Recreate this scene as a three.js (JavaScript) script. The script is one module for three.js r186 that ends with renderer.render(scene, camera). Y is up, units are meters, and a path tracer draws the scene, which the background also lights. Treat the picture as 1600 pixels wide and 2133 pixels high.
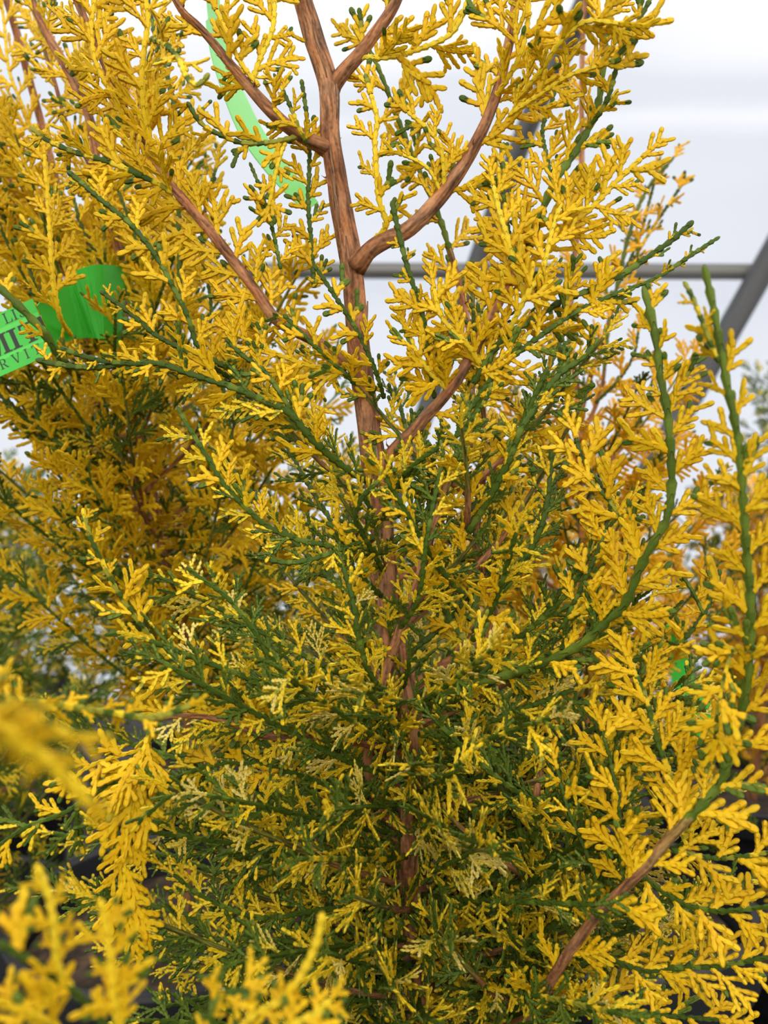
import * as THREE from 'three';
import { toCreasedNormals } from 'three/addons/utils/BufferGeometryUtils.js';

// ---------------------------------------------------------------- camera, sky, sun, exposure
const scene = new THREE.Scene();
const EYE = 0.52, F = 1602;                                   // eye height (m), focal length in pixels of a 1600 x 2133 frame
const camera = new THREE.PerspectiveCamera(2 * Math.atan(1066.5 / F) * 180 / Math.PI, 1600 / 2133, 0.02, 60);
camera.position.set(0, EYE, 0);
camera.lookAt(0, EYE, -1);
camera.focus = 0.268;
camera.userData.fStop = 11.5;
scene.add(camera);
scene.background = new THREE.Color(0.78, 0.83, 0.93);          // bright overcast sky outside the film
scene.backgroundIntensity = 1.0;
const sun = new THREE.DirectionalLight(0xfff3de, 6.4);         // hazy sun outside, scattered by the film
sun.position.set(2.2, 6.0, 2.6);
sun.target.position.set(0, 0.5, -0.4);
sun.castShadow = true;
sun.shadow.radius = 6;
sun.shadow.mapSize.set(2048, 2048);
Object.assign(sun.shadow.camera, { left: -5, right: 5, top: 5, bottom: -5, near: 0.5, far: 16 });
scene.add(sun, sun.target);
const renderer = new THREE.WebGLRenderer({ antialias: true });
renderer.toneMapping = THREE.LinearToneMapping;
renderer.toneMappingExposure = 1.06;
renderer.shadowMap.enabled = true;

// ---------------------------------------------------------------- helpers
const V3 = THREE.Vector3;
const rngOf = (s) => { let a = s >>> 0; return () => { a = (a + 0x6d2b79f5) | 0; let t = Math.imul(a ^ (a >>> 15), 1 | a); t = (t + Math.imul(t ^ (t >>> 7), 61 | t)) ^ t; return ((t ^ (t >>> 14)) >>> 0) / 4294967296; }; };
const srgb = (r, g, b) => new THREE.Color().setRGB(r / 255, g / 255, b / 255, THREE.SRGBColorSpace);
// a place given by where it is seen in the frame and how far from the lens plane it stands (mm)
const P = (x, y, mm) => new V3((x - 800) / F * mm / 1000, EYE + (1066.5 - y) / F * mm / 1000, -mm / 1000);
const px = (n, mm = 272) => n / F * mm / 1000;
const clamp = (x, a, b) => Math.min(b, Math.max(a, x)), lerp = (a, b, t) => a + (b - a) * t;
const used = {};
const numbered = (n) => { const k = used[n] = (used[n] ?? -1) + 1; return k ? n + '_' + String(k).padStart(3, '0') : n; };
function put(o, parent = scene) { o.traverse((c) => { if (c.isMesh) { c.castShadow = true; c.receiveShadow = true; } }); parent.add(o); return o; }
function tag(o, label, category, group, kind) { Object.assign(o.userData, { label, category }); if (group) o.userData.group = group; if (kind) o.userData.kind = kind; return o; }
function noise2(seed) {                                        // tiling value noise
  const r = rngOf(seed), T = Array.from({ length: 4096 }, () => r());
  return (x, y, nx, ny) => {
    const ix = Math.floor(x), iy = Math.floor(y), fx = x - ix, fy = y - iy, u = fx * fx * (3 - 2 * fx), v = fy * fy * (3 - 2 * fy);
    const h = (i, j) => T[((((i % nx) + nx) % nx) * 61 + (((j % ny) + ny) % ny) * 113) & 4095];
    return lerp(lerp(h(ix, iy), h(ix + 1, iy), u), lerp(h(ix, iy + 1), h(ix + 1, iy + 1), u), v);
  };
}
function texture(w, h, fn, colour) {
  const d = new Uint8Array(w * h * 4);
  for (let y = 0; y < h; y++) for (let x = 0; x < w; x++) {
    const c = fn((x + 0.5) / w, (y + 0.5) / h), i = (y * w + x) * 4;
    for (let k = 0; k < 3; k++) d[i + k] = clamp(255 * (c.length ? c[k] : c), 0, 255);
    d[i + 3] = 255;
  }
  const t = new THREE.DataTexture(d, w, h);
  t.wrapS = t.wrapT = THREE.RepeatWrapping; t.magFilter = THREE.LinearFilter; t.minFilter = THREE.LinearFilter;
  if (colour) t.colorSpace = THREE.SRGBColorSpace;
  t.needsUpdate = true;
  return t;
}

// ---------------------------------------------------------------- materials
const scaleRelief = texture(96, 96, (u, v) => {                // overlapping scale leaves: two facing, two at the edges
  let best = 0;
  for (const [uc, ph] of [[0.25, 0], [0.75, 0], [0, 0.5], [0.5, 0.5], [1, 0.5]]) for (const back of [0, 1]) {
    const t = (v - ph + 2 + back) % 1 + (back ? 1 : 0);
    if (t > 1.15) continue;
    const hw = 0.2 * Math.sqrt(Math.max(0, 1 - (t / 1.15) ** 2)), du = Math.abs(u - uc);
    if (du < hw) best = Math.max(best, 0.35 + 0.5 * t - 0.3 * (du / hw) ** 2);
  }
  return best;
});
const leafSpeck = (() => { const n = noise2(5); return texture(128, 128, (u, v) => { const k = 0.9 + 0.1 * n(u * 24, v * 24, 24, 24) - 0.10 * Math.max(0, n(u * 9 + 3, v * 9, 9, 9) - 0.72) * 3; return [k, k, k * 0.97]; }, true); })();
const leafOf = (tint) => new THREE.MeshPhysicalMaterial({ color: tint, vertexColors: true, map: leafSpeck, roughness: 0.5, specularIntensity: 0.55, bumpMap: scaleRelief, bumpScale: 0.0009, ior: 1.4 });
const M = {};
M.leaf = leafOf(new THREE.Color(1, 1, 1));
M.leafOrange = leafOf(new THREE.Color(1.0, 0.83, 0.9));       // the orange-gold plant behind on the right
const bn = noise2(11), bn2 = noise2(23);
const fibre = (u, v) => { const k = u + 0.035 * bn2(u * 4, v * 9, 4, 9); return 0.4 * bn(k * 14, v * 5, 14, 5) + 0.3 * bn2(k * 34, v * 12, 34, 12) + 0.15 * bn(k * 70, v * 22, 70, 22) + 0.15 * bn2(u * 40, v * 60, 40, 60); };
M.bark = new THREE.MeshStandardMaterial({
  vertexColors: true, roughness: 0.8, bumpScale: 0.001, bumpMap: texture(256, 512, fibre),
  map: texture(256, 512, (u, v) => { const f = fibre(u, v), g = bn2(u * 5, v * 6, 5, 6), k = 0.12 + 1.3 * f; return [k * (0.94 + 0.12 * g), k * (0.84 + 0.2 * g), k * (0.72 + 0.3 * g)]; }, true),
});
M.pipe = new THREE.MeshStandardMaterial({ color: srgb(132, 131, 128), metalness: 0.35, roughness: 0.55, map: (() => { const n = noise2(7); return texture(128, 128, (u, v) => { const k = 0.8 + 0.2 * n(u * 8, v * 20, 8, 20); return [k, k, k]; }, true); })() });
M.hoop = M.pipe.clone(); M.hoop.color = srgb(98, 99, 101);
M.film = new THREE.MeshPhysicalMaterial({ color: new THREE.Color(0.97, 0.97, 0.97), roughness: 1, transmission: 0.82, thickness: 0, side: THREE.DoubleSide, specularIntensity: 0.3 });
M.tag = new THREE.MeshPhysicalMaterial({ color: srgb(70, 222, 66), roughness: 0.42, transmission: 0.35, thickness: 0, side: THREE.DoubleSide });
M.tagPale = new THREE.MeshPhysicalMaterial({ color: srgb(150, 232, 142), roughness: 0.3, transmission: 0.5, thickness: 0, side: THREE.DoubleSide });
M.pot = new THREE.MeshStandardMaterial({ color: srgb(30, 31, 36), roughness: 0.5 });
const sn = noise2(31);
M.soil = new THREE.MeshStandardMaterial({ roughness: 1, bumpScale: 0.004, bumpMap: texture(128, 128, (u, v) => 0.6 * sn(u * 24, v * 24, 24, 24) + 0.4 * sn(u * 60, v * 60, 60, 60)), map: texture(128, 128, (u, v) => { const k = 0.16 + 0.3 * sn(u * 40, v * 40, 40, 40) * sn(u * 13, v * 13, 13, 13); return [k, k * 0.8, k * 0.62]; }, true) });

// ---------------------------------------------------------------- scaly shoots
const KIND = {                                                 // finger width (mm), flare of the scales, longest finger as a share of the spray, finger spacing and shortest finger in widths, lean
  gold: { w: 1.98, flare: 0.17, spread: 0.58, step: 1.1, least: 2.5, lean: 0.8 }, tipped: { w: 1.92, flare: 0.18, spread: 0.52, step: 1.15, least: 2.5, lean: 0.72 },
  lemon: { w: 1.42, flare: 0.27, spread: 0.56, step: 1.45, least: 3.1, lean: 0.7 }, vari: { w: 1.38, flare: 0.27, spread: 0.5, step: 1.5, least: 2.9, lean: 0.68 },
  green: { w: 1.42, flare: 0.3, spread: 0.46, step: 1.5, least: 2.7, lean: 0.64 }, pale: { w: 1.2, flare: 0.36, spread: 0.6, step: 1.6, least: 3.4, lean: 0.74 },
};
const C = { gold: srgb(248, 208, 34), gold2: srgb(240, 190, 20), lemon: srgb(246, 218, 54), cream: srgb(240, 220, 130), green: srgb(76, 100, 30), green2: srgb(108, 130, 46), moss: srgb(156, 156, 52), brown: srgb(190, 142, 104), red: srgb(172, 108, 68) };
class Buf {
  constructor() { this.p = []; this.c = []; this.uv = []; this.i = []; }
  // a shoot of overlapping scales along PTS, flat across N; every segment narrows at its root and flares at its tip
  scales(pts, N, w0, w1, colour, flare = 0.14, K = 6, flat = 0.62, pointed = 0) {
    const n = pts.length - 1, T = new V3(), B = new V3(), Nn = new V3(), q = new V3();
    const rows = [];
    for (let s = 0; s < n; s++) {
      const last = s === n - 1, odd = s & 1;
      rows.push([s + 0.02, 1 - flare, odd, s]);
      if (!last) rows.push([s + 0.78, 1 + flare * 0.55, odd, s]);
      else rows.push([s + 0.5, 1.0, odd, s], [s + 0.82, pointed ? 0.5 : 0.74, odd, s], [s + 0.98, pointed ? 0.2 : 0.36, odd, s]);
    }
    const first = this.p.length / 3;
    for (const [t, k, odd, s] of rows) {
      const a = pts[s], b = pts[s + 1], f = t - s;
      T.copy(b).sub(a).normalize();
      B.crossVectors(T, N).normalize(); Nn.crossVectors(B, T).normalize();
      q.lerpVectors(a, b, f);
      const w = lerp(w0, w1, t / n) * 0.5, lat = k * (odd ? 0.93 : 1.05), fac = k * (odd ? 1.08 : 0.92) * flat, col = colour(s, n, f);
      for (let j = 0; j <= K; j++) {
        const th = j / K * Math.PI * 2, cb = Math.cos(th) * w * lat, cn = Math.sin(th) * w * fac;
        this.p.push(q.x + B.x * cb + Nn.x * cn, q.y + B.y * cb + Nn.y * cn, q.z + B.z * cb + Nn.z * cn);
        this.c.push(col.r, col.g, col.b); this.uv.push(j / K, t * 0.5);
      }
    }
    for (let r = 0; r < rows.length - 1; r++) for (let j = 0; j < K; j++) {
      const a = first + r * (K + 1) + j, b = a + K + 1;
      this.i.push(a, a + 1, b, a + 1, b + 1, b);
    }
    const e = pts[n], col = colour(n - 1, n, 1), apex = this.p.length / 3, row = first + (rows.length - 1) * (K + 1);
    this.p.push(e.x, e.y, e.z); this.c.push(col.r, col.g, col.b); this.uv.push(0.5, n * 0.5);
    for (let j = 0; j < K; j++) this.i.push(row + j, row + j + 1, apex);
  }
  // a round stem along PTS with ridges; RADIUS and COLOUR by share of the length
  stem(pts, radius, colour, K = 10, ridge = 0.08, seed = 1, turns = 0.4) {
    const n = pts.length - 1, T = new V3(), B = new V3(), N = new V3(), up = new V3(0.13, 0.2, 0.97), rn = noise2(seed), first = this.p.length / 3;
    let v = 0, girth = 2 * Math.PI * radius(0.2);
    for (let s = 0; s <= n; s++) {
      T.copy(pts[Math.min(n, s + 1)]).sub(pts[Math.max(0, s - 1)]).normalize();
      B.crossVectors(T, up).normalize(); N.crossVectors(B, T);
      if (s) v += pts[s].distanceTo(pts[s - 1]);
      const R = radius(s / n);
      for (let j = 0; j <= K; j++) {
        const th = j / K * Math.PI * 2 + turns * s / n * 3, k = R * (1 + ridge * (rn((j % K) * 1.0, s * 0.16, K, 4096) - 0.5) * 2 + ridge * 0.5 * (rn((j % K) * 0.5, s * 0.5, K, 4096) - 0.5));
        const q = pts[s], cb = Math.cos(th) * k, cn = Math.sin(th) * k, col = colour(s / n, j / K);
        this.p.push(q.x + B.x * cb + N.x * cn, q.y + B.y * cb + N.y * cn, q.z + B.z * cb + N.z * cn);
        this.c.push(col.r, col.g, col.b);
        this.uv.push(j / K * Math.max(0.35, Math.min(1, girth / 0.03)), v / 0.06);
      }
    }
    for (let s = 0; s < n; s++) for (let j = 0; j < K; j++) {
      const a = first + s * (K + 1) + j, b = a + K + 1;
      this.i.push(a, a + 1, b, a + 1, b + 1, b);
    }
    for (const s of [0, n]) {                                  // closed ends
      const c = this.p.length / 3, row = first + s * (K + 1), col = colour(s / n, 0);
      this.p.push(pts[s].x, pts[s].y, pts[s].z); this.c.push(col.r, col.g, col.b); this.uv.push(0.5, v / 0.06);
      for (let j = 0; j < K; j++) s ? this.i.push(row + j, row + j + 1, c) : this.i.push(row + j + 1, row + j, c);
    }
  }
  // a dead scale point standing off the bark
  spike(at, dir, along, len, r, col) {
    const tip = at.clone().addScaledVector(dir, len).addScaledVector(along, len * 0.5), mid = at.clone().addScaledVector(dir, len * 0.55).addScaledVector(along, len * 0.05);
    const B = new V3().crossVectors(dir, along).normalize(), first = this.p.length / 3;
    for (const [c, k] of [[at, 1], [mid, 0.6], [tip, 0.05]]) for (let j = 0; j < 4; j++) {
      const th = j / 4 * Math.PI * 2;
      const o = c.clone().addScaledVector(B, Math.cos(th) * r * k).addScaledVector(along, Math.sin(th) * r * k * 1.4);
      this.p.push(o.x, o.y, o.z); this.c.push(col.r, col.g, col.b); this.uv.push(j / 4 * 0.2, k * 0.2);
    }
    for (let s = 0; s < 2; s++) for (let j = 0; j < 4; j++) { const a = first + s * 4 + j, b = first + s * 4 + (j + 1) % 4; this.i.push(a, a + 4, b, b, a + 4, b + 4); }
  }
  geometry() {
    const g = new THREE.BufferGeometry();
    g.setAttribute('position', new THREE.Float32BufferAttribute(this.p, 3));
    g.setAttribute('color', new THREE.Float32BufferAttribute(this.c, 3));
    g.setAttribute('uv', new THREE.Float32BufferAttribute(this.uv, 2));
    g.setIndex(this.i);
    g.computeVertexNormals();
    return g;
  }
}
// the dye of a finger of one kind; a side finger mostly takes after the finger it grows from
function dye(kind, r, axis, from) {
  if (from && r() < 0.85) return from;
  const j = 0.88 + 0.24 * r(), g = C.green.clone().lerp(C.green2, r()).multiplyScalar(j), y = C.gold.clone().lerp(C.gold2, r()).multiplyScalar(0.9 + 0.14 * r()), l = C.lemon.clone().lerp(C.gold, r()), c = C.cream.clone().lerp(C.lemon, r());
  const pick = r(), mottle = Array.from({ length: 40 }, () => r()), ends = (a, b) => (s, n) => (s >= n - 1 ? b : a);
  if (kind === 'gold') return pick < 0.07 && !axis ? ends(y, g) : () => y;
  if (kind === 'tipped') return axis ? (s, n) => (s > n * 0.6 ? g : s > n * 0.45 ? C.moss : y) : pick < 0.4 ? ends(y, g) : pick < 0.5 ? () => g : () => y;
  if (kind === 'lemon') return axis ? (s) => (mottle[s % 40] < 0.12 ? C.moss : l) : pick < 0.14 ? ends(l, g) : pick < 0.22 ? () => g : (s) => (mottle[s % 40] < 0.06 ? C.moss : l);
  if (kind === 'vari') return axis ? (s) => (mottle[s % 40] < 0.2 ? C.moss : g) : pick < 0.6 ? (s) => (mottle[s % 40] < 0.1 ? g : l) : pick < 0.7 ? (s) => (mottle[s % 40] < 0.5 ? g : l) : () => g;
  if (kind === 'green') return axis ? () => g : pick < 0.76 ? () => g : (s) => (mottle[s % 40] < 0.3 ? g : l);
  return axis ? (s) => (mottle[s % 40] < 0.15 ? C.moss : c) : pick < 0.76 ? () => c : pick < 0.88 ? ends(c, g) : () => g;   // pale
}
// a flat, feathered spray: y along it, z across its face, metres
function makeSpray(kind, L, seed) {
  const r = rngOf(seed), { w: wmm, flare, spread, step, least, lean } = KIND[kind], w = wmm / 1000, seg = w * 1.0, b = new Buf(), K = 6;
  const bend = (r() - 0.5) * 0.5, sag = (r() - 0.3) * 0.25, twist = (r() - 0.5) * 0.7;
  const pointed = kind === 'pale' || kind === 'vari' && r() < 0.3 ? 1 : 0;
  const axisAt = (s) => { const t = s / L; return new V3(Math.sin(bend * t) * s * 0.9, s * (1 - 0.06 * t * t), sag * t * t * L); };
  const run = (from, dir, out, len, curl, width, colour, end) => {
    const n = Math.max(2, Math.round(len / seg)), pts = [];
    for (let k = 0; k <= n; k++) {
      const t = k / n, q = dir.clone().multiplyScalar(len * t);
      q.y += curl * len * t * t; q.z += out * len * t * t;
      pts.push(q.add(from));
    }
    b.scales(pts, new V3(twist * 0.4 * r(), 0, 1).normalize(), width * 0.86, width * end, colour, flare, K, 0.6, pointed);
    return pts;
  };
  const na = Math.max(3, Math.round(L / seg)), ax = [];
  for (let k = 0; k <= na; k++) ax.push(axisAt(L * k / na));
  b.scales(ax, new V3(0, 0, 1), w * 1.08, w * 0.92, dye(kind, r, true), flare, K, 0.7, pointed);
  let side = r() < 0.5 ? 1 : -1, s = L * (0.1 + 0.06 * r());
  while (s < L * 0.93) {
    const t = s / L, prof = Math.pow(1 - t, 0.72) * Math.min(1, 0.45 + t * 2.6), fl = Math.max(w * least * (0.8 + 0.4 * r()), spread * L * prof * (0.75 + 0.5 * r())), from = axisAt(s), a = (lean - 0.2 * t + (r() - 0.5) * 0.24);
    const dir = new V3(Math.sin(a) * side, Math.cos(a), (r() - 0.5) * 0.35).normalize(), out = (r() - 0.4) * 0.25, curl = 0.16 + 0.2 * r();
    const tint = dye(kind, r, false), pts = run(from, dir, out, fl, curl, w, tint, 1.0);
    if (fl > w * 4.2) {
      let s2 = 0.32 + 0.1 * r(), side2 = -side;
      while (s2 < 0.8) {
        const q = pts[Math.min(pts.length - 1, Math.round(s2 * (pts.length - 1)))], a2 = lean * (0.85 + 0.3 * r()), up = Math.atan2(dir.x, dir.y), l2 = Math.max(w * 1.9, fl * (1 - s2) * (0.6 + 0.35 * r()));
        run(q.clone(), new V3(Math.sin(up + a2 * side2), Math.cos(up + a2 * side2), (r() - 0.5) * 0.4).normalize(), out, l2, 0.15, w * 0.96, dye(kind, r, false, tint), 1.0);
        side2 = -side2; s2 += w * (step + 0.25) / fl * (0.85 + 0.4 * r());
      }
    }
    side = -side; s += w * step * (0.75 + 0.5 * r());
  }
  return b.geometry();
}
const SIZES = [0.0075, 0.012, 0.018, 0.026];
const sprayCache = new Map();
function sprayShape(kind, L, r) {
  let k = 0;
  while (k < 3 && L > 0.35 * SIZES[k] + 0.65 * SIZES[k + 1] - 0.002) k++;
  const v = Math.floor(r() * (k > 1 ? 4 : 3)), key = kind + k + v;
  if (!sprayCache.has(key)) sprayCache.set(key, makeSpray(kind, SIZES[k], 977 * (k + 1) + 131 * v + kind.length * 17 + kind.charCodeAt(0)));
  return [sprayCache.get(key), L / SIZES[k], key];
}

// ---------------------------------------------------------------- plants
const AXIS_Y = new V3(0, 1, 0);
class Plant {
  constructor(name, label, base, leaf, seed, maxSprays) {
    this.o = new THREE.Group(); this.o.name = numbered(name); this.o.position.copy(base); this.base = base; this.leaf = leaf; this.r = rngOf(seed); this.sprays = []; this.max = maxSprays; this.count = {};
    tag(this.o, label, 'shrub');
  }
  part(name, geometry, material, parent) {
    geometry.translate(-this.base.x, -this.base.y, -this.base.z);
    const m = new THREE.Mesh(geometry, material); m.name = name; (parent ?? this.o).add(m);
    return m;
  }
  cut(c, a, b) { const n = 40, pts = []; for (let k = 0; k <= n; k++) pts.push(c.getPointAt(lerp(a, b, k / n))); return new THREE.CatmullRomCurve3(pts, false, 'centripetal'); }
  // a limb along LIST: all shoot, all wood, or wood up to the share WOOD and shoot beyond; F its sprays
  limb(list, w0, w1, wood, f) {
    const c = this.curve(list), d = list[0][2] ?? list[list.length - 1][2] ?? 272, de = list[list.length - 1][2] ?? d, a = px(w0, d), b = px(w1, de);
    let o, o2;
    if (typeof wood === 'string') o = o2 = this.shoot(c, a, b, wood);
    else if (wood > 1) o = o2 = this.wood(c, a / 2, b / 2);
    else { const m = lerp(a, b, wood ** 0.8); o = this.wood(this.cut(c, 0, wood), a / 2, m / 2, { green: 0.97 }); o2 = this.shoot(this.cut(c, wood - 0.012, 1), m * 1.04, b, 'stem'); }
    for (const one of [].concat(f ?? [])) this.feather((one.from ?? 0) > wood - 0.1 ? o2 : o, c, { rad: a / 3, ...one });
    return [o, c];
  }
  curve(list) { return new THREE.CatmullRomCurve3(list.map((p) => (p.isVector3 ? p : P(...p))), false, 'centripetal'); }
  // woody stem: radius in metres from r0 to r1, brown turning green past the share GREEN
  wood(curve, r0, r1, { green = 2, name = 'branch', ridge = 0.1, spikes = 0.6, tone = C.brown, K = 10 } = {}) {
    const L = curve.getLength(), n = clamp(Math.round(L / 0.0022), 8, 240), pts = curve.getSpacedPoints(n), b = new Buf(), r = this.r, s0 = Math.floor(r() * 1e6);
    const shade = noise2(s0 + 3), g = C.green2.clone().lerp(C.moss, 0.5);
    const col = (t, j) => { const k = 0.82 + 0.36 * shade(j * 4, t * L * 160, 4, 4096), base = tone.clone().lerp(C.red, 0.5 * shade(j * 3, t * L * 50 + 9, 3, 4096)).multiplyScalar(k); return t > green - 0.12 ? base.lerp(g, clamp((t - green + 0.12) / 0.24, 0, 1)) : base; };
    const rad = (t) => lerp(r0, r1, Math.pow(t, 0.8)) * (1 + (t < 0.06 && name !== 'trunk' ? (0.06 - t) * 5 : 0));
    b.stem(pts, rad, col, K, ridge, s0);
    if (spikes) for (let s = 0.01; s < L; s += 0.006 + 0.01 * r()) {
      if (r() > spikes) continue;
      const t = s / L, T = curve.getTangentAt(t), q = curve.getPointAt(t), d = new V3(r() - 0.5, r() - 0.5, r() - 0.5).cross(T).normalize();
      b.spike(q.addScaledVector(d, rad(t) * 0.9), d, T, 0.0016 + 0.0018 * r(), 0.00035, C.red);
    }
    return this.part(name, b.geometry(), M.bark);
  }
  // green shoot of long scales
  shoot(curve, w0, w1, kind = 'green') {
    const L = curve.getLength(), long = kind === 'stem', seg = Math.max(0.0022, (w0 + w1) * (long ? 1.05 : 0.66)), n = Math.max(4, Math.round(L / seg)), pts = curve.getSpacedPoints(n), b = new Buf(), r = this.r;
    const a = C.green.clone().multiplyScalar(0.85 + 0.3 * r()), m = Array.from({ length: n + 1 }, () => r()), y = C.gold.clone().lerp(C.lemon, r());
    const o = C.green2, o2 = C.green.clone().lerp(C.green2, 0.3);
    const col = kind === 'gold' ? () => y : long ? (s) => (m[s] < 0.5 ? o : o2) : kind === 'mix' ? (s) => (m[s] < 0.45 ? a : m[s] < 0.75 ? C.moss : y) : (s) => (m[s] < 0.14 ? C.green2 : a);
    const N = new V3(0, 0, 1).addScaledVector(new V3(r() - 0.5, r() - 0.5, 0), 0.5).normalize();
    b.scales(pts, N, w0, w1, col, long ? 0.28 : 0.26, 8, long ? 0.92 : 0.74, 0);
    return this.part('shoot', b.geometry(), this.leaf);
  }
  // feathered sprays to both sides of a curve; LEN in metres (number or [base, tip]), GAP in metres, KINDS weighted
  feather(parent, curve, { from = 0.06, to = 0.97, len, gap, kinds, ang = 0.8, roll = 0.6, tip = true, face = null, rad = 0.001 }) {
    const r = this.r, L = curve.getLength(), span = (t) => (len.length ? lerp(len[0], len[1], t) : len), total = Object.values(kinds).reduce((a, b) => a + b, 0);
    const kind = () => { let k = r() * total; for (const [n, w] of Object.entries(kinds)) if ((k -= w) <= 0) return n; return Object.keys(kinds)[0]; };
    let side = r() < 0.5 ? 1 : -1;
    for (let s = L * from; s < L * to; s += gap * (0.7 + 0.6 * r())) {
      const t = s / L, T = curve.getTangentAt(t), q = curve.getPointAt(t), look = (face ?? new V3(0, EYE, 0)).clone().sub(q).normalize();
      let B = new V3().crossVectors(T, look).normalize();
      B.applyAxisAngle(T, (r() - 0.5) * 2 * roll);
      const a = ang * (0.75 + 0.5 * r()), D = T.clone().multiplyScalar(Math.cos(a)).addScaledVector(B, Math.sin(a) * side).normalize();
      const N = new V3().crossVectors(B, T).normalize().multiplyScalar(side > 0 ? 1 : 1).applyAxisAngle(D, (r() - 0.5) * roll);
      this.spray(parent, q.addScaledVector(D, rad * 0.5), D, N, span(t) * (0.72 + 0.56 * r()), kind());
      side = -side;
    }
    if (tip) { const T = curve.getTangentAt(1), q = curve.getPointAt(0.995), look = new V3(0, EYE, 0).sub(q).normalize(); this.spray(parent, q, T, look.applyAxisAngle(T, (r() - 0.5) * roll), span(1) * 1.05, kind()); }
  }
  spray(parent, q, D, N, L, kind) {
    const X = new V3().crossVectors(D, N).normalize(), Z = new V3().crossVectors(X, D).normalize(), [g, k, key] = sprayShape(kind, L, this.r);
    const m = new THREE.Matrix4().makeBasis(X, D, Z).scale(new V3(k, k, k)).setPosition(q.clone().sub(this.base));
    const depth = -q.z, sx = 800 + q.x / depth * F, sy = 1066.5 - (q.y - EYE) / depth * F, inside = depth > 0.03 && sx > -40 && sx < 1640 && sy > -40 && sy < 2180;
    this.sprays.push({ parent, m, g, key, seen: inside ? L / depth : 0 });
  }
  // the sprays that show largest become parts, the rest one mass
  finish() {
    this.sprays.sort((a, b) => b.seen - a.seen);
    const few = this.sprays.slice(0, this.max), rest = new Map();
    for (const s of few) { const o = new THREE.Mesh(s.g, this.leaf); o.name = 'spray'; o.matrixAutoUpdate = true; s.m.decompose(o.position, o.quaternion, o.scale); (s.parent ?? this.o).add(o); }
    for (const s of this.sprays.slice(this.max)) { if (!rest.has(s.key)) rest.set(s.key, []); rest.get(s.key).push(s); }
    if (rest.size) {
      const mass = new THREE.Group(); mass.name = 'foliage'; mass.userData.kind = 'stuff'; this.o.add(mass);
      for (const list of rest.values()) {
        const im = new THREE.InstancedMesh(list[0].g, this.leaf, list.length); im.name = 'foliage_mass'; im.userData.kind = 'stuff';
        list.forEach((s, k) => im.setMatrixAt(k, s.m));
        mass.add(im);
      }
    }
    put(this.o);
    return this.o;
  }
  // unseen-from-nowhere growth: axes that leave the trunk all round, curving up
  bush(trunk, n, { t0, t1, len, rise = 0.6, kinds, spray, gap, front = 0.055, wood = 0.0011, brown = 0.35, droop = 0, start = 0, az0 = 0, azw = Math.PI * 2, ang = 0.8, roll = 1.1 }) {
    const r = this.r;
    for (let k = 0; k < n; k++) {
      const t = lerp(t0, t1, (k + r()) / n), q = trunk.getPointAt(clamp(t, 0, 1)), az = az0 + ((k * 2.39996 + r() * 0.8) % (Math.PI * 2)) / (Math.PI * 2) * azw;
      let l = (typeof len === 'function' ? len((t - t0) / (t1 - t0), az) : len) * (0.75 + 0.5 * r());
      const h = new V3(Math.cos(az), 0, -Math.sin(az));
      if (h.z > 0) l = Math.min(l, front / Math.max(0.2, h.z));
      const e = rise * (0.75 + 0.5 * r()), side = new V3(-h.z, 0, h.x).multiplyScalar((r() - 0.5) * 0.3), pts = [q];
      for (const [f, up] of [[0.3, 0.22], [0.65, 0.58], [1, 1]]) pts.push(q.clone().addScaledVector(h, l * f).addScaledVector(side, l * f * f).add(new V3(0, l * (e * up - droop * f * f), 0)));
      const c = new THREE.CatmullRomCurve3(pts, false, 'centripetal');
      const branch = r() < brown ? this.wood(c, wood * 1.25, wood * 0.6, { green: 0.45, spikes: 0, K: 6 }) : this.shoot(c, wood * 2.2, wood * 1.6, r() < 0.3 ? 'mix' : 'green');
      this.feather(branch, c, { from: start, len: spray, gap, kinds, ang, roll, rad: wood });
    }
  }
}
const mm = (n) => n / 1000;

// ---------------------------------------------------------------- the film house
function sheet(name, profile, x0, x1, nx, wave, material) {      // a film drawn over a profile of [z, y], along x
  const c = new THREE.CatmullRomCurve3(profile.map(([z, y]) => new V3(0, y, z)), false, 'centripetal'), ny = 90, p = [], uv = [], idx = [];
  for (let i = 0; i <= ny; i++) for (let j = 0; j <= nx; j++) {
    const q = c.getPointAt(i / ny), T = c.getTangentAt(i / ny), x = lerp(x0, x1, j / nx), d = wave(x, q.y, i / ny);
    p.push(x, q.y - T.z * d, q.z + T.y * d); uv.push(x, i / ny * 4);
  }
  for (let i = 0; i < ny; i++) for (let j = 0; j < nx; j++) { const a = i * (nx + 1) + j, b = a + nx + 1; idx.push(a, a + 1, b, a + 1, b + 1, b); }
  const g = new THREE.BufferGeometry();
  g.setAttribute('position', new THREE.Float32BufferAttribute(p, 3)); g.setAttribute('uv', new THREE.Float32BufferAttribute(uv, 2)); g.setIndex(idx); g.computeVertexNormals();
  const m = new THREE.Mesh(g, material); m.name = name; m.userData.kind = 'structure';
  put(m); m.castShadow = false;                                 // film lets the light through
  return m;
}
const wn = noise2(77);
const fold = (x, y) => 0.03 * (wn(x * 1.1 + 20, y * 2.2 + 4, 997, 991) - 0.5) + 0.016 * (wn(x * 0.7 + y * 2 + 40, y * 6 - x * 2.4 + 30, 997, 991) - 0.5) + 0.005 * Math.exp(-(((y - 1.50 - 0.02 * Math.sin(x * 2)) / 0.035) ** 2)) + 0.006 * Math.exp(-(((y - 1.30 - 0.16 * (x - 0.6)) / 0.03) ** 2));
const label = (o, l, c) => tag(o, l, c, null, 'structure');
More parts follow.
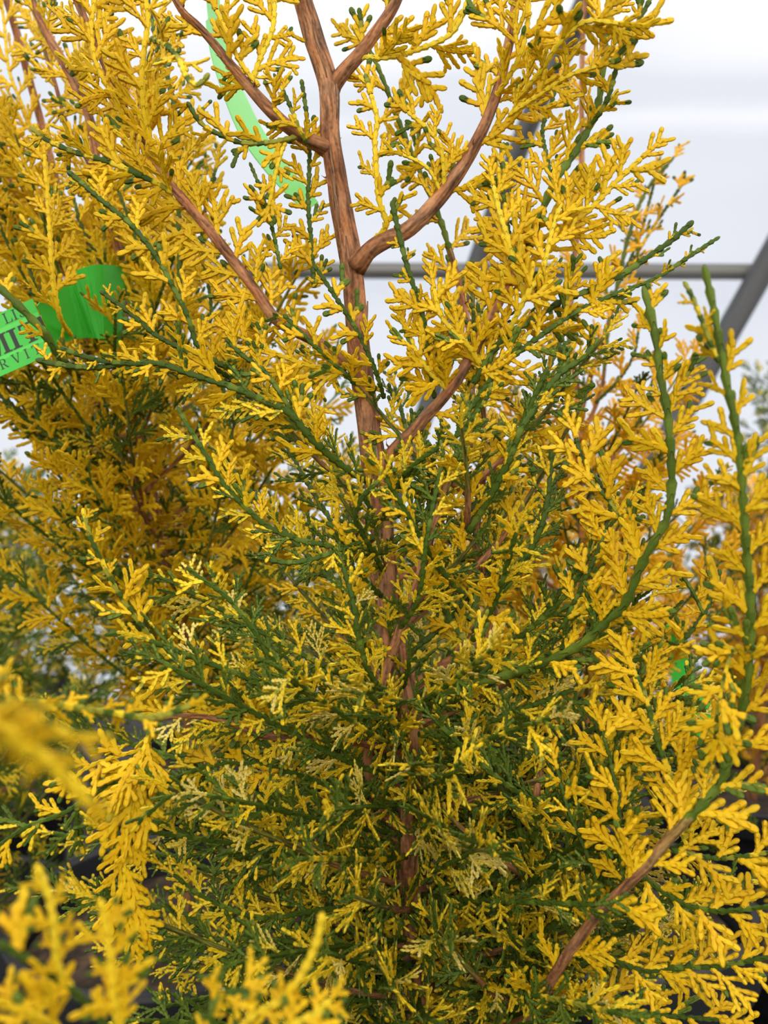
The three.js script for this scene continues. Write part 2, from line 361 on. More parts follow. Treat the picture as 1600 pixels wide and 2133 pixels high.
label(sheet('wall_back', [[-2.12, 0], [-2.1, 0.6], [-2.03, 1.15], [-1.78, 1.66], [-1.3, 2.08]], -4, 4, 160, fold, M.film), 'white translucent plastic film wall of the greenhouse', 'wall');
label(sheet('ceiling', [[-1.3, 2.08], [-0.5, 2.36], [0.4, 2.4], [1.4, 2.2], [2.2, 1.7]], -4, 4, 80, (x, y) => 0.02 * (wn(x * 1.3, y * 4, 997, 991) - 0.5), M.film), 'white translucent plastic film roof', 'ceiling');
label(sheet('wall_front', [[2.2, 1.7], [2.42, 1.2], [2.5, 0.6], [2.5, 0]], -4, 4, 60, () => 0, M.film), 'white film wall behind the camera', 'wall');
for (const [name, x] of [['wall_left', -4], ['wall_right', 4]]) {
  const s = new THREE.Shape([[-2.12, 0], [-2.1, 0.6], [-2.03, 1.15], [-1.78, 1.66], [-1.3, 2.08], [-0.5, 2.36], [0.4, 2.4], [1.4, 2.2], [2.2, 1.7], [2.42, 1.2], [2.5, 0.6], [2.5, 0]].map(([z, y]) => new THREE.Vector2(z, y)));
  const m = new THREE.Mesh(new THREE.ShapeGeometry(s).rotateY(-Math.PI / 2), M.film); m.position.x = x; m.name = name;
  put(label(m, x < 0 ? 'film end wall on the left' : 'film end wall on the right', 'wall'));
}
{
  const gn = noise2(41);
  const g = new THREE.BoxGeometry(8.2, 0.08, 4.8); g.translate(0, -0.04, 0.19);
  const t = texture(256, 256, (u, v) => { const k = 0.1 + 0.1 * gn(u * 30, v * 30, 30, 30) + 0.08 * gn(u * 110, v * 110, 110, 110); return [k * 1.05, k * 0.97, k * 0.88]; }, true); t.repeat.set(8, 5);
  const m = new THREE.Mesh(g, new THREE.MeshStandardMaterial({ map: t, roughness: 0.95 })); m.name = 'floor';
  put(label(m, 'dark bare greenhouse ground between the pots', 'floor'));
}
function pipe(name, pts, r, label_, mat = M.pipe) {
  const g = new THREE.TubeGeometry(new THREE.CatmullRomCurve3(pts, false, 'centripetal'), 60, r, 14), m = new THREE.Mesh(g, mat);
  m.name = name; put(label(m, label_, 'pipe'));
}
pipe('trim_1', [new V3(-4, 1.137, -1.955), new V3(0, 1.133, -1.955), new V3(4, 1.118, -1.955)], 0.02, 'grey horizontal steel purlin along the film wall');
pipe('trim_2', [P(1330, -330, 1420), P(1222, 0, 1640), P(1115, 225, 1770), P(1018, 480, 1900), P(955, 660, 1960), P(885, 860, 2010), P(800, 1120, 2040), P(760, 1470, 2060)], 0.025, 'dark curved steel hoop behind the central shrub', M.hoop);
pipe('trim_3', [P(2050, -300, 1500), P(1860, 80, 1700), P(1625, 500, 1900), P(1500, 720, 1960), P(1400, 895, 2000), P(1260, 1150, 2030), P(1100, 1470, 2060)], 0.031, 'dark steel hoop slanting down at the right edge', M.hoop);

// ---------------------------------------------------------------- pots
function pot(x, z, R, h, label_, soil = true) {
  const o = new THREE.Group(); o.name = numbered('nursery_pot'); o.position.set(x, 0, z);
  const prof = [[0.001, 0], [0.76, 0], [0.78, 0.01], [0.94, 0.86], [0.94, 0.87], [1, 0.875], [1.02, 0.885], [1.02, 0.99], [1, 1], [0.96, 1], [0.95, 0.99], [0.93, 0.86], [0.75, 0.03], [0.001, 0.03]].map(([a, b]) => new THREE.Vector2(a * R, b * h));
  const body = new THREE.Mesh(new THREE.LatheGeometry(prof, 48), M.pot); body.name = 'body'; o.add(body);
  if (soil) {
    const g = new THREE.CircleGeometry(R * 0.92, 40).rotateX(-Math.PI / 2).translate(0, h * 0.9, 0), m = new THREE.Mesh(g, M.soil); m.name = 'soil'; o.add(m);
  }
  tag(o, label_, 'pot', 'black nursery pots');
  return put(o);
}
const SOIL = 0.255;
pot(0.012, -0.285, 0.1, SOIL / 0.9, 'black nursery pot under the central golden shrub');
pot(-0.125, -0.475, 0.1, SOIL / 0.9, 'black nursery pot under the shrub behind on the left');
pot(0.128, -0.49, 0.1, SOIL / 0.9, 'black nursery pot under the shrub behind on the right');
pot(-0.135, -0.09, 0.095, 0.24 / 0.9, 'black nursery pot of the nearest blurred shrub');

// ---------------------------------------------------------------- the central shrub
const GOLD = { gold: 9, tipped: 1 }, GT = { gold: 6, tipped: 4 }, VARI = { lemon: 4, vari: 3, green: 2, pale: 1 }, LOW = { lemon: 6, vari: 4, green: 5, pale: 2 }, GV = { gold: 3, lemon: 3, vari: 2, tipped: 2 };
{
  const base = new V3(0.012, SOIL, -0.285), A = new Plant('golden_arborvitae', 'golden variegated shrub in the centre with reddish brown trunk, in sharp focus', base, M.leaf, 101, 300);
  const trunk = A.curve([base.clone().add(new V3(0, -0.03, 0)), [878, 2133, 282], [866, 1950, 282], [858, 1760, 281], [862, 1580, 281], [845, 1460, 281], [822, 1370, 280], [806, 1220, 280], [798, 1110, 280], [786, 1010, 280], [772, 920, 280], [758, 810, 280], [747, 720, 280], [741, 620, 280], [728, 520, 280], [706, 395, 279], [690, 290, 278], [684, 180, 278], [655, 85, 277], [632, 0, 276], [618, -70, 276], [596, -240, 277], [580, -440, 278], [572, -660, 280]]);
  A.wood(trunk, px(36, 281), px(16.5, 278), { name: 'trunk', ridge: 0.13, spikes: 0.25, K: 18 });
  // loose strips of bark lying along the trunk
  for (let k = 0; k < 16; k++) {
    const r = A.r, t = 0.25 + 0.55 * (k + r()) / 16, n = 7, pts = [], th = -0.9 + 1.8 * r(), R = lerp(px(36), px(16.5), Math.pow(t, 0.8)), b = new Buf(), l = 0.012 + 0.014 * r(), L = trunk.getLength();
    const tone = C.brown.clone().lerp(new THREE.Color(0.3, 0.22, 0.16), r());
    for (let j = 0; j <= n; j++) { const q = trunk.getPointAt(clamp(t + (j / n - 0.5) * l / L, 0, 1)), lift = R * (1.0 + 0.1 * (j / n) ** 3 * 2); pts.push(q.add(new V3(Math.sin(th + 0.25 * j / n) * lift, 0, Math.cos(th + 0.25 * j / n) * lift))); }
    b.stem(pts, (u) => 0.00012 + 0.0005 * Math.sin(Math.PI * (0.08 + 0.84 * u)), () => tone, 5, 0.3, k + 50);
    A.part('bark_strip', b.geometry(), M.bark);
  }
  // [points base to tip], width at base and tip in px, options
  const limb = (...a) => A.limb(...a);
  const f = (l0, l1, gap, kinds, x = {}) => ({ len: [px(l0), px(l1)], gap: px(gap), kinds, ...x });
  // left limb, from the trunk up to the top left
  limb([[722, 765, 278], [665, 715, 272], [575, 665, 268], [530, 600, 266], [475, 530, 265], [425, 465, 265], [380, 415, 265], [330, 345, 265], [285, 280, 265], [250, 205, 264], [220, 135, 263], [195, 80, 262], [160, 0, 262], [140, -60, 262]], 27, 15, 2, [f(98, 95, 33, GOLD, { from: 0.16, roll: 0.5, tip: false })]);
  // upper left limb
  limb([[684, 310, 278], [645, 292, 274], [600, 264, 272], [540, 205, 270], [480, 135, 268], [440, 85, 266], [410, 52, 265], [380, 24, 264], [355, -20, 262]], 32, 14, 2, [f(70, 90, 60, GT, { from: 0.2, roll: 0.5, tip: false })]);
  // upper right limb
  limb([[690, 185, 278], [712, 155, 276], [745, 118, 274], [782, 70, 272], [812, 28, 270], [840, -30, 268]], 30, 22, 2, [f(60, 70, 45, GT, { from: 0.4, tip: false })]);
  // right limb
  limb([[742, 555, 278], [770, 522, 274], [800, 503, 271], [850, 480, 268], [905, 425, 266], [935, 388, 265], [975, 328, 264], [1010, 260, 263], [1040, 180, 262], [1056, 110, 261], [1070, 40, 260], [1078, -40, 259]], 38, 18, 2, [f(88, 100, 46, GT, { from: 0.3, to: 0.99, roll: 0.5, tip: false })]);
  // limb to the right stem that ends green against the film
  limb([[790, 985, 280], [815, 945, 276], [885, 872, 270], [950, 795, 264], [995, 715, 260], [1050, 610, 257], [1095, 525, 256], [1125, 450, 255], [1150, 390, 254], [1195, 320, 253], [1230, 260, 252], [1250, 200, 251], [1258, 120, 250], [1266, 60, 250], [1275, 0, 250], [1285, -50, 250]], 28, 13, 0.5, [f(86, 80, 42, GOLD, { from: 0.16, to: 0.7, roll: 0.6, tip: false }), f(62, 55, 44, GT, { from: 0.7, to: 0.98, tip: false })]);
  // second leader
  limb([[862, 1740, 281], [800, 1690, 277], [770, 1600, 275], [776, 1500, 274], [802, 1400, 272], [832, 1315, 271], [868, 1220, 270], [898, 1115, 269], [932, 1005, 268], [965, 910, 268], [1000, 840, 268], [1022, 740, 268], [1035, 640, 268]], 30, 13, 0.72, [f(70, 76, 38, GV, { from: 0.4, roll: 0.8 })]);
  // thin brown twigs at mid right
  limb([[845, 1440, 281], [930, 1380, 280], [1015, 1330, 279], [1030, 1290, 278], [1012, 1210, 277], [992, 1140, 277], [1005, 1010, 277], [1010, 900, 278], [1000, 780, 280], [1000, 690, 282]], 20, 10, 0.85, [f(72, 66, 42, GV, { from: 0.35, roll: 0.9 })]);
  // right near limb: brown below, then a long green leader in front
  limb([base.clone().add(new V3(0.004, 0.004, 0)), [1010, 2180, 270], [1115, 2110, 250], [1150, 2040, 240], [1192, 1975, 233], [1250, 1900, 226], [1340, 1810, 221], [1395, 1745, 219], [1450, 1690, 217], [1500, 1630, 216], [1522, 1575, 215], [1545, 1480, 215], [1560, 1390, 210], [1563, 1250, 205], [1555, 1150, 202], [1545, 1000, 198], [1535, 900, 196], [1510, 780, 194], [1490, 660, 192], [1475, 590, 191], [1466, 552, 190]], 34, 18, 0.57, [f(86, 75, 62, GOLD, { from: 0.3, to: 0.55, roll: 0.5, tip: false }), f(92, 66, 30, GOLD, { from: 0.56, to: 0.86, roll: 0.5, tip: false, ang: 0.75 }), f(60, 40, 36, GOLD, { from: 0.84, to: 0.96, tip: false, ang: 0.6 })]);
  limb([[1497, 755, 193], [1482, 720, 191], [1462, 668, 190], [1443, 620, 189], [1424, 585, 189]], 13, 12, 'mix', [f(26, 20, 40, GOLD, { tip: false })]);
  // green leader left of it
  limb([[850, 1475, 281], [990, 1425, 268], [1100, 1392, 258], [1215, 1340, 248], [1262, 1295, 244], [1300, 1265, 240], [1326, 1200, 236], [1355, 1140, 233], [1388, 1085, 230], [1400, 1000, 228], [1396, 930, 226], [1392, 865, 225], [1377, 790, 224], [1366, 700, 223], [1352, 640, 222], [1340, 595, 222]], 20, 18, 'stem', [f(60, 80, 40, GV, { from: 0.15, to: 0.42, roll: 0.8, tip: false }), f(88, 78, 36, GOLD, { from: 0.42, to: 0.84, roll: 0.45, tip: false }), f(56, 34, 30, GOLD, { from: 0.8, to: 0.97, tip: false, ang: 0.65 })]);
  limb([[1190, 1375, 250], [1350, 1370, 246], [1425, 1330, 244], [1465, 1280, 243], [1490, 1230, 243], [1500, 1185, 243]], 12, 11, 'green', [f(52, 30, 30, GT, { from: 0.2, to: 0.98, tip: false })]);
  limb([[1466, 1280, 243], [1442, 1230, 242], [1415, 1190, 242]], 9, 10, 'green', [f(24, 20, 26, GT, { tip: false })]);
  limb([[1422, 1706, 233], [1395, 1613, 234], [1366, 1533, 235], [1345, 1453, 236], [1318, 1392, 237]], 14, 11, 'mix', [f(90, 66, 30, GOLD, { from: 0.05, roll: 0.4 })]);
  limb([[1400, 1772, 237], [1450, 1782, 234], [1500, 1788, 231], [1560, 1782, 228], [1630, 1770, 226]], 13, 10, 'mix', [f(70, 70, 30, GOLD, { roll: 0.4 })]);
  limb([[1330, 1822, 241], [1425, 1883, 238], [1500, 1898, 235], [1560, 1893, 233], [1640, 1884, 231]], 14, 12, 'green', [f(60, 60, 24, GOLD, { roll: 0.5 })]);
  limb([[1205, 1960, 250], [1330, 2020, 243], [1410, 2015, 240], [1500, 2013, 237], [1560, 2002, 235], [1640, 1985, 233]], 14, 12, 'green', [f(70, 64, 22, GOLD, { from: 0.2, roll: 0.5 })]);
  limb([[1150, 2040, 256], [1240, 2085, 250], [1320, 2110, 246], [1420, 2118, 243], [1500, 2125, 240]], 14, 10, 'green', [f(60, 60, 22, GOLD, { from: 0.2, roll: 0.5 })]);
  limb([[1250, 1900, 245], [1240, 1830, 243], [1215, 1760, 242], [1185, 1690, 242], [1160, 1600, 243]], 11, 9, 'green', [f(60, 50, 28, GV, { roll: 0.6 })]);
  limb([[1300, 1850, 242], [1290, 1770, 240], [1290, 1690, 238], [1275, 1600, 238], [1255, 1520, 238]], 11, 9, 'green', [f(70, 60, 28, GOLD, { roll: 0.6 })]);
  limb([[1560, 1390, 210], [1530, 1350, 208], [1512, 1400, 206], [1495, 1480, 205], [1490, 1540, 206]], 9, 9, 'mix', [f(40, 40, 26, GOLD, { roll: 0.4 })]);
  // right side green leaders against the film
  limb([[985, 800, 262], [1040, 715, 258], [1125, 655, 254], [1175, 625, 252], [1240, 600, 250], [1300, 570, 249], [1350, 535, 248], [1400, 500, 247], [1445, 460, 246]], 16, 13, 'green', [f(78, 60, 30, GT, { from: 0.05, to: 0.6, roll: 0.7, tip: false }), f(26, 20, 34, { green: 2, tipped: 2 }, { from: 0.6, to: 0.98, ang: 0.5, tip: false })]);
  limb([[980, 850, 262], [1045, 765, 258], [1125, 700, 254], [1200, 650, 252], [1300, 605, 250], [1365, 580, 249], [1420, 545, 248], [1465, 515, 247], [1500, 493, 247]], 14, 9, 'green', [f(70, 60, 28, GT, { from: 0.05, to: 0.62, roll: 0.7, tip: false }), f(34, 18, 26, GT, { from: 0.62, to: 0.95, ang: 0.4, tip: false })]);
  limb([[975, 1110, 268], [1040, 1000, 260], [1062, 955, 257], [1082, 900, 255], [1110, 855, 254], [1140, 810, 253], [1170, 775, 252], [1220, 740, 251], [1246, 703, 250]], 18, 14, 'green', [f(54, 40, 26, { lemon: 2, vari: 2, green: 4, tipped: 3 }, { from: 0.1, to: 0.97, ang: 0.6, tip: false })]);
  limb([[1085, 890, 256], [1105, 845, 254], [1125, 800, 253], [1142, 764, 252]], 14, 12, 'green', [f(34, 26, 22, { green: 3, vari: 2 }, { ang: 0.6, tip: false })]);
  limb([[1030, 1240, 266], [1090, 1170, 260], [1130, 1090, 257], [1145, 1010, 256], [1150, 940, 256]], 15, 12, 'green', [f(52, 40, 24, { lemon: 3, vari: 2, green: 4 }, { ang: 0.6, tip: false })]);
  limb([[1080, 1330, 262], [1150, 1270, 256], [1200, 1210, 252], [1235, 1120, 250], [1240, 1060, 250]], 13, 11, 'green', [f(52, 40, 24, { lemon: 4, vari: 2, green: 3 }, { ang: 0.6, tip: false })]);
  limb([[1170, 1310, 252], [1222, 1200, 248], [1255, 1120, 246], [1270, 1040, 246], [1215, 960, 247], [1200, 910, 248]], 11, 9, 'green', [f(66, 60, 32, GOLD, { roll: 0.6 })]);
  limb([[1250, 1310, 247], [1290, 1230, 245], [1305, 1140, 244], [1280, 1060, 244], [1230, 1000, 245]], 9, 9, 'mix', [f(66, 60, 32, GOLD, { roll: 0.6 })]);
  // nearer green leader in front of the right limb
  limb([[905, 830, 268], [893, 750, 260], [884, 670, 256], [866, 610, 254], [850, 560, 253], [832, 490, 252], [816, 418, 252]], 11, 13, 'green', [f(64, 50, 26, GOLD, { from: 0.05, to: 0.5, roll: 0.6, tip: false }), f(34, 22, 34, GT, { from: 0.5, to: 0.85, tip: false })]);
  // dark stem behind the right limb
  limb([[990, 715, 290], [968, 650, 296], [958, 600, 298], [940, 535, 300], [920, 465, 300], [895, 405, 300], [872, 350, 300], [848, 295, 300], [820, 225, 300], [798, 165, 300], [770, 105, 300], [740, 50, 302]], 16, 10, 0.3, [f(88, 80, 56, GOLD, { from: 0.1, roll: 0.7, tip: false })]);
  limb([[780, 500, 272], [805, 470, 268], [790, 419, 265], [785, 362, 264], [781, 290, 264], [786, 250, 264], [772, 195, 265]], 14, 11, 'gold', [f(62, 46, 32, GT, { from: 0.15, roll: 0.4 })]);
  limb([[925, 400, 265], [924, 350, 262], [915, 300, 260], [890, 268, 260], [848, 232, 260]], 11, 10, 'gold', [f(52, 40, 30, GOLD, { from: 0.2, roll: 0.35 })]);
  limb([[920, 405, 265], [895, 355, 262], [868, 335, 261], [838, 322, 261]], 10, 9, 'gold', [f(40, 30, 26, GOLD, { from: 0.3, roll: 0.35 })]);
  limb([[745, 118, 274], [800, 120, 272], [880, 100, 270], [940, 70, 268], [968, 20, 266], [980, -30, 266]], 14, 12, 'gold', [f(100, 90, 40, GOLD, { from: 0.15, roll: 0.45 })]);
  limb([[1030, 205, 262], [1060, 160, 255], [1085, 110, 250], [1100, 40, 247], [1100, -30, 245]], 12, 12, 'gold', [f(70, 70, 30, GOLD, { roll: 0.7 })]);
  limb([[1070, 215, 256], [1125, 150, 244], [1170, 85, 236], [1220, 45, 231], [1290, 50, 229]], 13, 12, 'gold', [f(62, 56, 34, GOLD, { roll: 0.4 })]);
  limb([[1060, 240, 258], [1120, 200, 248], [1180, 160, 242], [1245, 138, 238]], 13, 12, 'gold', [f(52, 44, 30, GOLD, { roll: 0.4 })]);
  limb([[1225, 268, 252], [1262, 215, 244], [1290, 125, 239], [1325, 55, 236], [1362, -15, 234]], 12, 11, 'mix', [f(42, 38, 36, GT, { roll: 0.4, ang: 0.6 })]);
  limb([[1120, 500, 256], [1170, 478, 252], [1230, 435, 249], [1282, 380, 248], [1338, 328, 247]], 14, 12, 'gold', [f(84, 56, 22, { gold: 1 }, { from: 0.15, roll: 0.25 })]);
  limb([[1095, 625, 256], [1075, 560, 252], [1056, 490, 250], [1040, 440, 250], [1028, 385, 250]], 14, 12, 'gold', [f(66, 52, 24, GOLD, { roll: 0.6 })]);
  limb([[1000, 760, 260], [975, 720, 256], [945, 690, 254], [915, 650, 254], [905, 600, 254]], 13, 12, 'gold', [f(66, 52, 24, GOLD, { roll: 0.6 })]);
  limb([[1060, 690, 256], [1100, 610, 250], [1130, 560, 249], [1150, 480, 249], [1170, 420, 250]], 13, 11, 'gold', [f(70, 52, 26, GOLD, { roll: 0.6 })]);
  limb([[935, 815, 266], [900, 780, 260], [870, 740, 258], [850, 690, 258]], 13, 11, 'gold', [f(66, 52, 24, GOLD, { roll: 0.6 })]);
  limb([[1150, 385, 254], [1140, 330, 258], [1130, 270, 262], [1150, 210, 264], [1165, 160, 266]], 10, 9, 'green', [f(60, 50, 30, GT, { roll: 0.7 })]);
  limb([[1060, 590, 258], [1062, 500, 262], [1050, 420, 264], [1045, 340, 265]], 10, 10, 'green', [f(56, 44, 30, GT, { roll: 0.7 })]);
  // gold shoots on the upper left
  limb([[530, 198, 270], [528, 165, 269], [545, 115, 268], [568, 60, 268], [572, 0, 268], [575, -40, 268]], 13, 11, 'gold', [f(80, 62, 38, { gold: 1 }, { from: 0.2, roll: 0.25 })]);
  limb([[540, 180, 269], [515, 150, 268], [490, 110, 267], [470, 60, 267], [450, 20, 267]], 12, 11, 'gold', [f(50, 44, 34, { gold: 1 }, { from: 0.2, roll: 0.3 })]);
  limb([[620, 285, 272], [560, 297, 268], [505, 298, 266], [470, 286, 265], [420, 258, 264], [390, 212, 264]], 13, 11, 'mix', [f(50, 30, 34, GT, { from: 0.15, roll: 0.4, tip: false })]);
  limb([[600, 285, 272], [585, 320, 269], [572, 370, 268], [560, 430, 268]], 10, 10, 'gold', [f(44, 36, 30, { gold: 1 }, { from: 0.3, roll: 0.4 })]);
  limb([[655, 600, 284], [648, 500, 282], [642, 420, 281], [645, 330, 280], [640, 250, 280], [628, 165, 280]], 11, 10, 'green', [f(62, 34, 30, GT, { from: 0.02, to: 0.75, roll: 0.5, tip: false })]);
  limb([[640, 300, 272], [624, 270, 268], [602, 215, 266], [570, 153, 266]], 11, 8, 'mix', [f(36, 26, 26, GT, { roll: 0.5, tip: false })]);
  limb([[585, 560, 272], [568, 480, 272], [545, 400, 272], [520, 338, 272]], 9, 8, 'green', [f(52, 34, 28, GOLD, { roll: 0.6, to: 0.7, tip: false })]);
  limb([[330, 345, 265], [306, 260, 258], [296, 190, 254], [300, 110, 251], [308, 40, 250], [300, -30, 250]], 14, 13, 'gold', [f(78, 70, 24, GOLD, { roll: 0.6 })]);
  limb([[270, 240, 264], [230, 190, 258], [200, 130, 255], [190, 60, 254], [200, -20, 254]], 13, 12, 'gold', [f(70, 66, 26, GOLD, { roll: 0.6 })]);
  limb([[315, 80, 250], [345, 92, 238], [372, 122, 230], [392, 165, 226], [415, 178, 224], [436, 152, 223]], 15, 13, 'mix', [f(36, 26, 26, GOLD, { roll: 0.7, to: 0.8, tip: false })]);
  limb([[360, 402, 265], [320, 378, 260], [275, 358, 256], [220, 335, 253], [150, 315, 251], [100, 292, 250], [62, 264, 250]], 14, 12, 'mix', [f(84, 40, 26, GOLD, { from: 0.02, to: 0.6, roll: 0.5, tip: false }), f(34, 24, 30, GT, { from: 0.6, to: 0.9, tip: false })]);
  limb([[560, 790, 270], [470, 765, 264], [412, 720, 259], [398, 680, 257], [380, 635, 255], [356, 590, 253], [330, 540, 252], [300, 500, 251], [270, 465, 250], [215, 420, 249], [175, 385, 249], [140, 356, 249]], 12, 13, 'green', [f(60, 46, 44, GOLD, { from: 0.05, to: 0.85, roll: 0.5, tip: false }), f(28, 24, 40, GT, { from: 0.85, to: 0.98, tip: false, ang: 0.5 })]);
  limb([[500, 800, 272], [400, 738, 262], [320, 695, 258], [275, 655, 256], [245, 633, 255], [208, 605, 255]], 11, 11, 'green', [f(66, 40, 30, GOLD, { from: 0.02, to: 0.75, roll: 0.5, tip: false }), f(26, 20, 26, GT, { from: 0.75, to: 0.97, tip: false })]);
  // long green leader sweeping out left
  limb([[790, 1012, 278], [750, 995, 272], [700, 960, 267], [650, 915, 262], [600, 858, 259], [550, 835, 257], [480, 805, 255], [400, 780, 253], [325, 756, 252], [265, 757, 251], [200, 766, 250], [125, 760, 250], [74, 749, 250]], 17, 13, 'green', [f(84, 56, 28, GV, { from: 0.08, to: 0.62, roll: 0.8, tip: false }), f(36, 26, 32, GT, { from: 0.62, to: 0.98, tip: false })]);
  limb([[330, 757, 252], [265, 757, 250], [215, 752, 249], [168, 740, 248], [125, 724, 248]], 12, 12, 'green', [f(30, 22, 28, GT, { tip: false })]);
  limb([[640, 905, 263], [600, 845, 260], [550, 772, 258], [505, 740, 257], [470, 704, 257]], 12, 11, 'green', [f(60, 44, 26, GT, { roll: 0.7, to: 0.9, tip: false })]);
  limb([[800, 830, 272], [785, 780, 266], [750, 700, 263], [700, 620, 261], [655, 553, 261]], 11, 10, 'green', [f(52, 34, 32, GT, { roll: 0.6, tip: false })]);
  limb([[740, 800, 272], [710, 770, 266], [650, 715, 263], [590, 655, 262]], 11, 10, 'green', [f(48, 34, 28, GT, { roll: 0.6, tip: false })]);
  limb([[715, 775, 272], [640, 760, 268], [560, 730, 265], [500, 700, 264]], 11, 10, 'gold', [f(70, 60, 26, GOLD, { roll: 0.6 })]);
  limb([[700, 775, 272], [670, 800, 268], [650, 830, 266], [655, 860, 265]], 10, 9, 'gold', [f(44, 34, 22, GOLD, { roll: 0.6 })]);
  limb([[804, 1182, 278], [780, 1165, 274], [700, 1140, 266], [625, 1125, 261], [560, 1098, 257], [525, 1070, 255], [490, 1035, 253], [460, 1000, 252], [440, 965, 251], [415, 925, 250], [390, 885, 250], [369, 846, 250]], 14, 11, 'green', [f(74, 50, 24, GV, { from: 0.05, to: 0.9, roll: 0.6, tip: false })]);
  limb([[802, 1110, 278], [700, 1148, 262], [650, 1165, 257], [600, 1172, 254], [535, 1161, 253]], 12, 11, 'green', [f(60, 30, 24, { lemon: 3, vari: 2, pale: 1, green: 2 }, { roll: 0.6, tip: false })]);
  limb([[842, 1480, 279], [700, 1480, 264], [590, 1402, 254], [555, 1355, 251], [530, 1315, 249], [500, 1275, 248], [465, 1237, 247], [430, 1213, 247], [388, 1181, 247]], 14, 11, 'green', [f(66, 46, 24, { lemon: 5, vari: 3, gold: 2, green: 2 }, { from: 0.1, roll: 0.6, tip: false })]);
  limb([[800, 1560, 279], [620, 1520, 262], [480, 1460, 252], [380, 1400, 246], [300, 1310, 241], [235, 1215, 238], [210, 1165, 237], [185, 1110, 236], [172, 1058, 236]], 15, 11, 'mix', [f(78, 60, 26, GV, { from: 0.2, to: 0.8, roll: 0.6, tip: false }), f(50, 26, 30, GT, { from: 0.8, to: 0.98, tip: false })]);
  limb([[850, 1580, 279], [760, 1548, 270], [690, 1538, 264], [550, 1533, 254], [475, 1503, 248], [425, 1493, 245], [350, 1493, 240], [312, 1508, 237]], 19, 12, 2, [f(76, 70, 22, { lemon: 4, gold: 2, vari: 2, pale: 1 }, { from: 0.2, to: 0.98, roll: 0.8, tip: false })]);
  limb([[318, 1504, 238], [300, 1560, 234], [282, 1630, 231], [268, 1700, 229], [262, 1770, 228], [260, 1850, 227], [276, 1940, 227]], 11, 10, 'gold', [f(100, 56, 22, { gold: 1 }, { from: 0.1, roll: 0.3, ang: 0.5 })]);
  limb([[330, 1500, 240], [280, 1600, 236], [200, 1650, 233], [130, 1695, 231], [60, 1720, 230], [0, 1760, 230]], 12, 10, 'green', [f(66, 60, 30, { gold: 2, vari: 1 }, { from: 0.2, roll: 0.4 })]);
  limb([[300, 1560, 238], [230, 1580, 235], [180, 1600, 234], [150, 1625, 233]], 10, 9, 'gold', [f(44, 36, 24, { gold: 1 }, { from: 0.3, roll: 0.4 })]);
  limb([[830, 1700, 279], [640, 1620, 262], [520, 1590, 254], [420, 1600, 248], [330, 1640, 245], [250, 1690, 244]], 13, 10, 'green', [f(70, 56, 22, { lemon: 4, vari: 2, gold: 1, green: 2 }, { from: 0.1, roll: 0.7 })]);
  limb([[850, 1870, 279], [640, 1900, 262], [540, 1912, 254], [470, 1890, 250], [410, 1860, 248], [360, 1820, 247]], 14, 10, 'green', [f(66, 52, 22, { lemon: 5, vari: 2, green: 3 }, { from: 0.1, roll: 0.6 })]);
  limb([[860, 2010, 279], [700, 1985, 264], [600, 1960, 256], [500, 1955, 250], [400, 1960, 246], [330, 1965, 244]], 13, 10, 'green', [f(60, 50, 22, { lemon: 3, vari: 2, green: 4, pale: 2 }, { from: 0.1, roll: 0.6 })]);
  limb([[870, 2090, 279], [700, 2080, 264], [560, 2060, 254], [440, 2075, 248], [330, 2100, 244]], 13, 10, 'green', [f(60, 50, 24, { vari: 3, green: 6, pale: 1 }, { from: 0.1, roll: 0.6 })]);
  limb([[830, 1660, 279], [720, 1700, 266], [620, 1740, 258], [540, 1780, 254], [490, 1840, 252]], 12, 9, 'green', [f(60, 50, 22, { lemon: 4, vari: 2, green: 3, pale: 1 }, { from: 0.1, roll: 0.6 })]);
  // the leading shoots above the frame
  const crown = new THREE.CatmullRomCurve3([[618, -90, 276], [596, -240, 277], [580, -440, 278], [572, -650, 280]].map((p) => P(...p)));
  A.bush(crown, 14, { t0: 0.05, t1: 0.98, len: (t) => lerp(0.06, 0.02, t), rise: 1.3, kinds: GOLD, spray: [px(84), px(70)], gap: px(36), front: 0.05, start: 0.1, ang: 0.75 });
  // short inner growth hiding the trunk between the limbs
  limb([[800, 1190, 275], [760, 1120, 255], [740, 1080, 246], [752, 1040, 242], [790, 1000, 239]], 13, 11, 'green', [f(50, 40, 40, { lemon: 3, vari: 2, green: 3 }, { roll: 0.7 })]);
  limb([[818, 1330, 275], [870, 1250, 258], [885, 1150, 250], [900, 1060, 248], [920, 970, 248]], 12, 11, 'green', [f(56, 44, 26, { lemon: 4, vari: 2, green: 3 }, { roll: 0.7 })]);
  limb([[830, 1480, 275], [770, 1400, 256], [745, 1320, 250], [735, 1250, 248], [715, 1180, 247]], 14, 12, 'green', [f(64, 48, 22, VARI, { roll: 0.7 })]);
  limb([[810, 1040, 276], [850, 980, 262], [900, 940, 254], [960, 900, 250], [1000, 850, 248]], 12, 11, 'green', [f(60, 46, 22, { lemon: 4, vari: 2, green: 4 }, { roll: 0.7 })]);
  // lower limbs that reach back to both sides
  const LK = { green: 4, vari: 4, lemon: 4 };
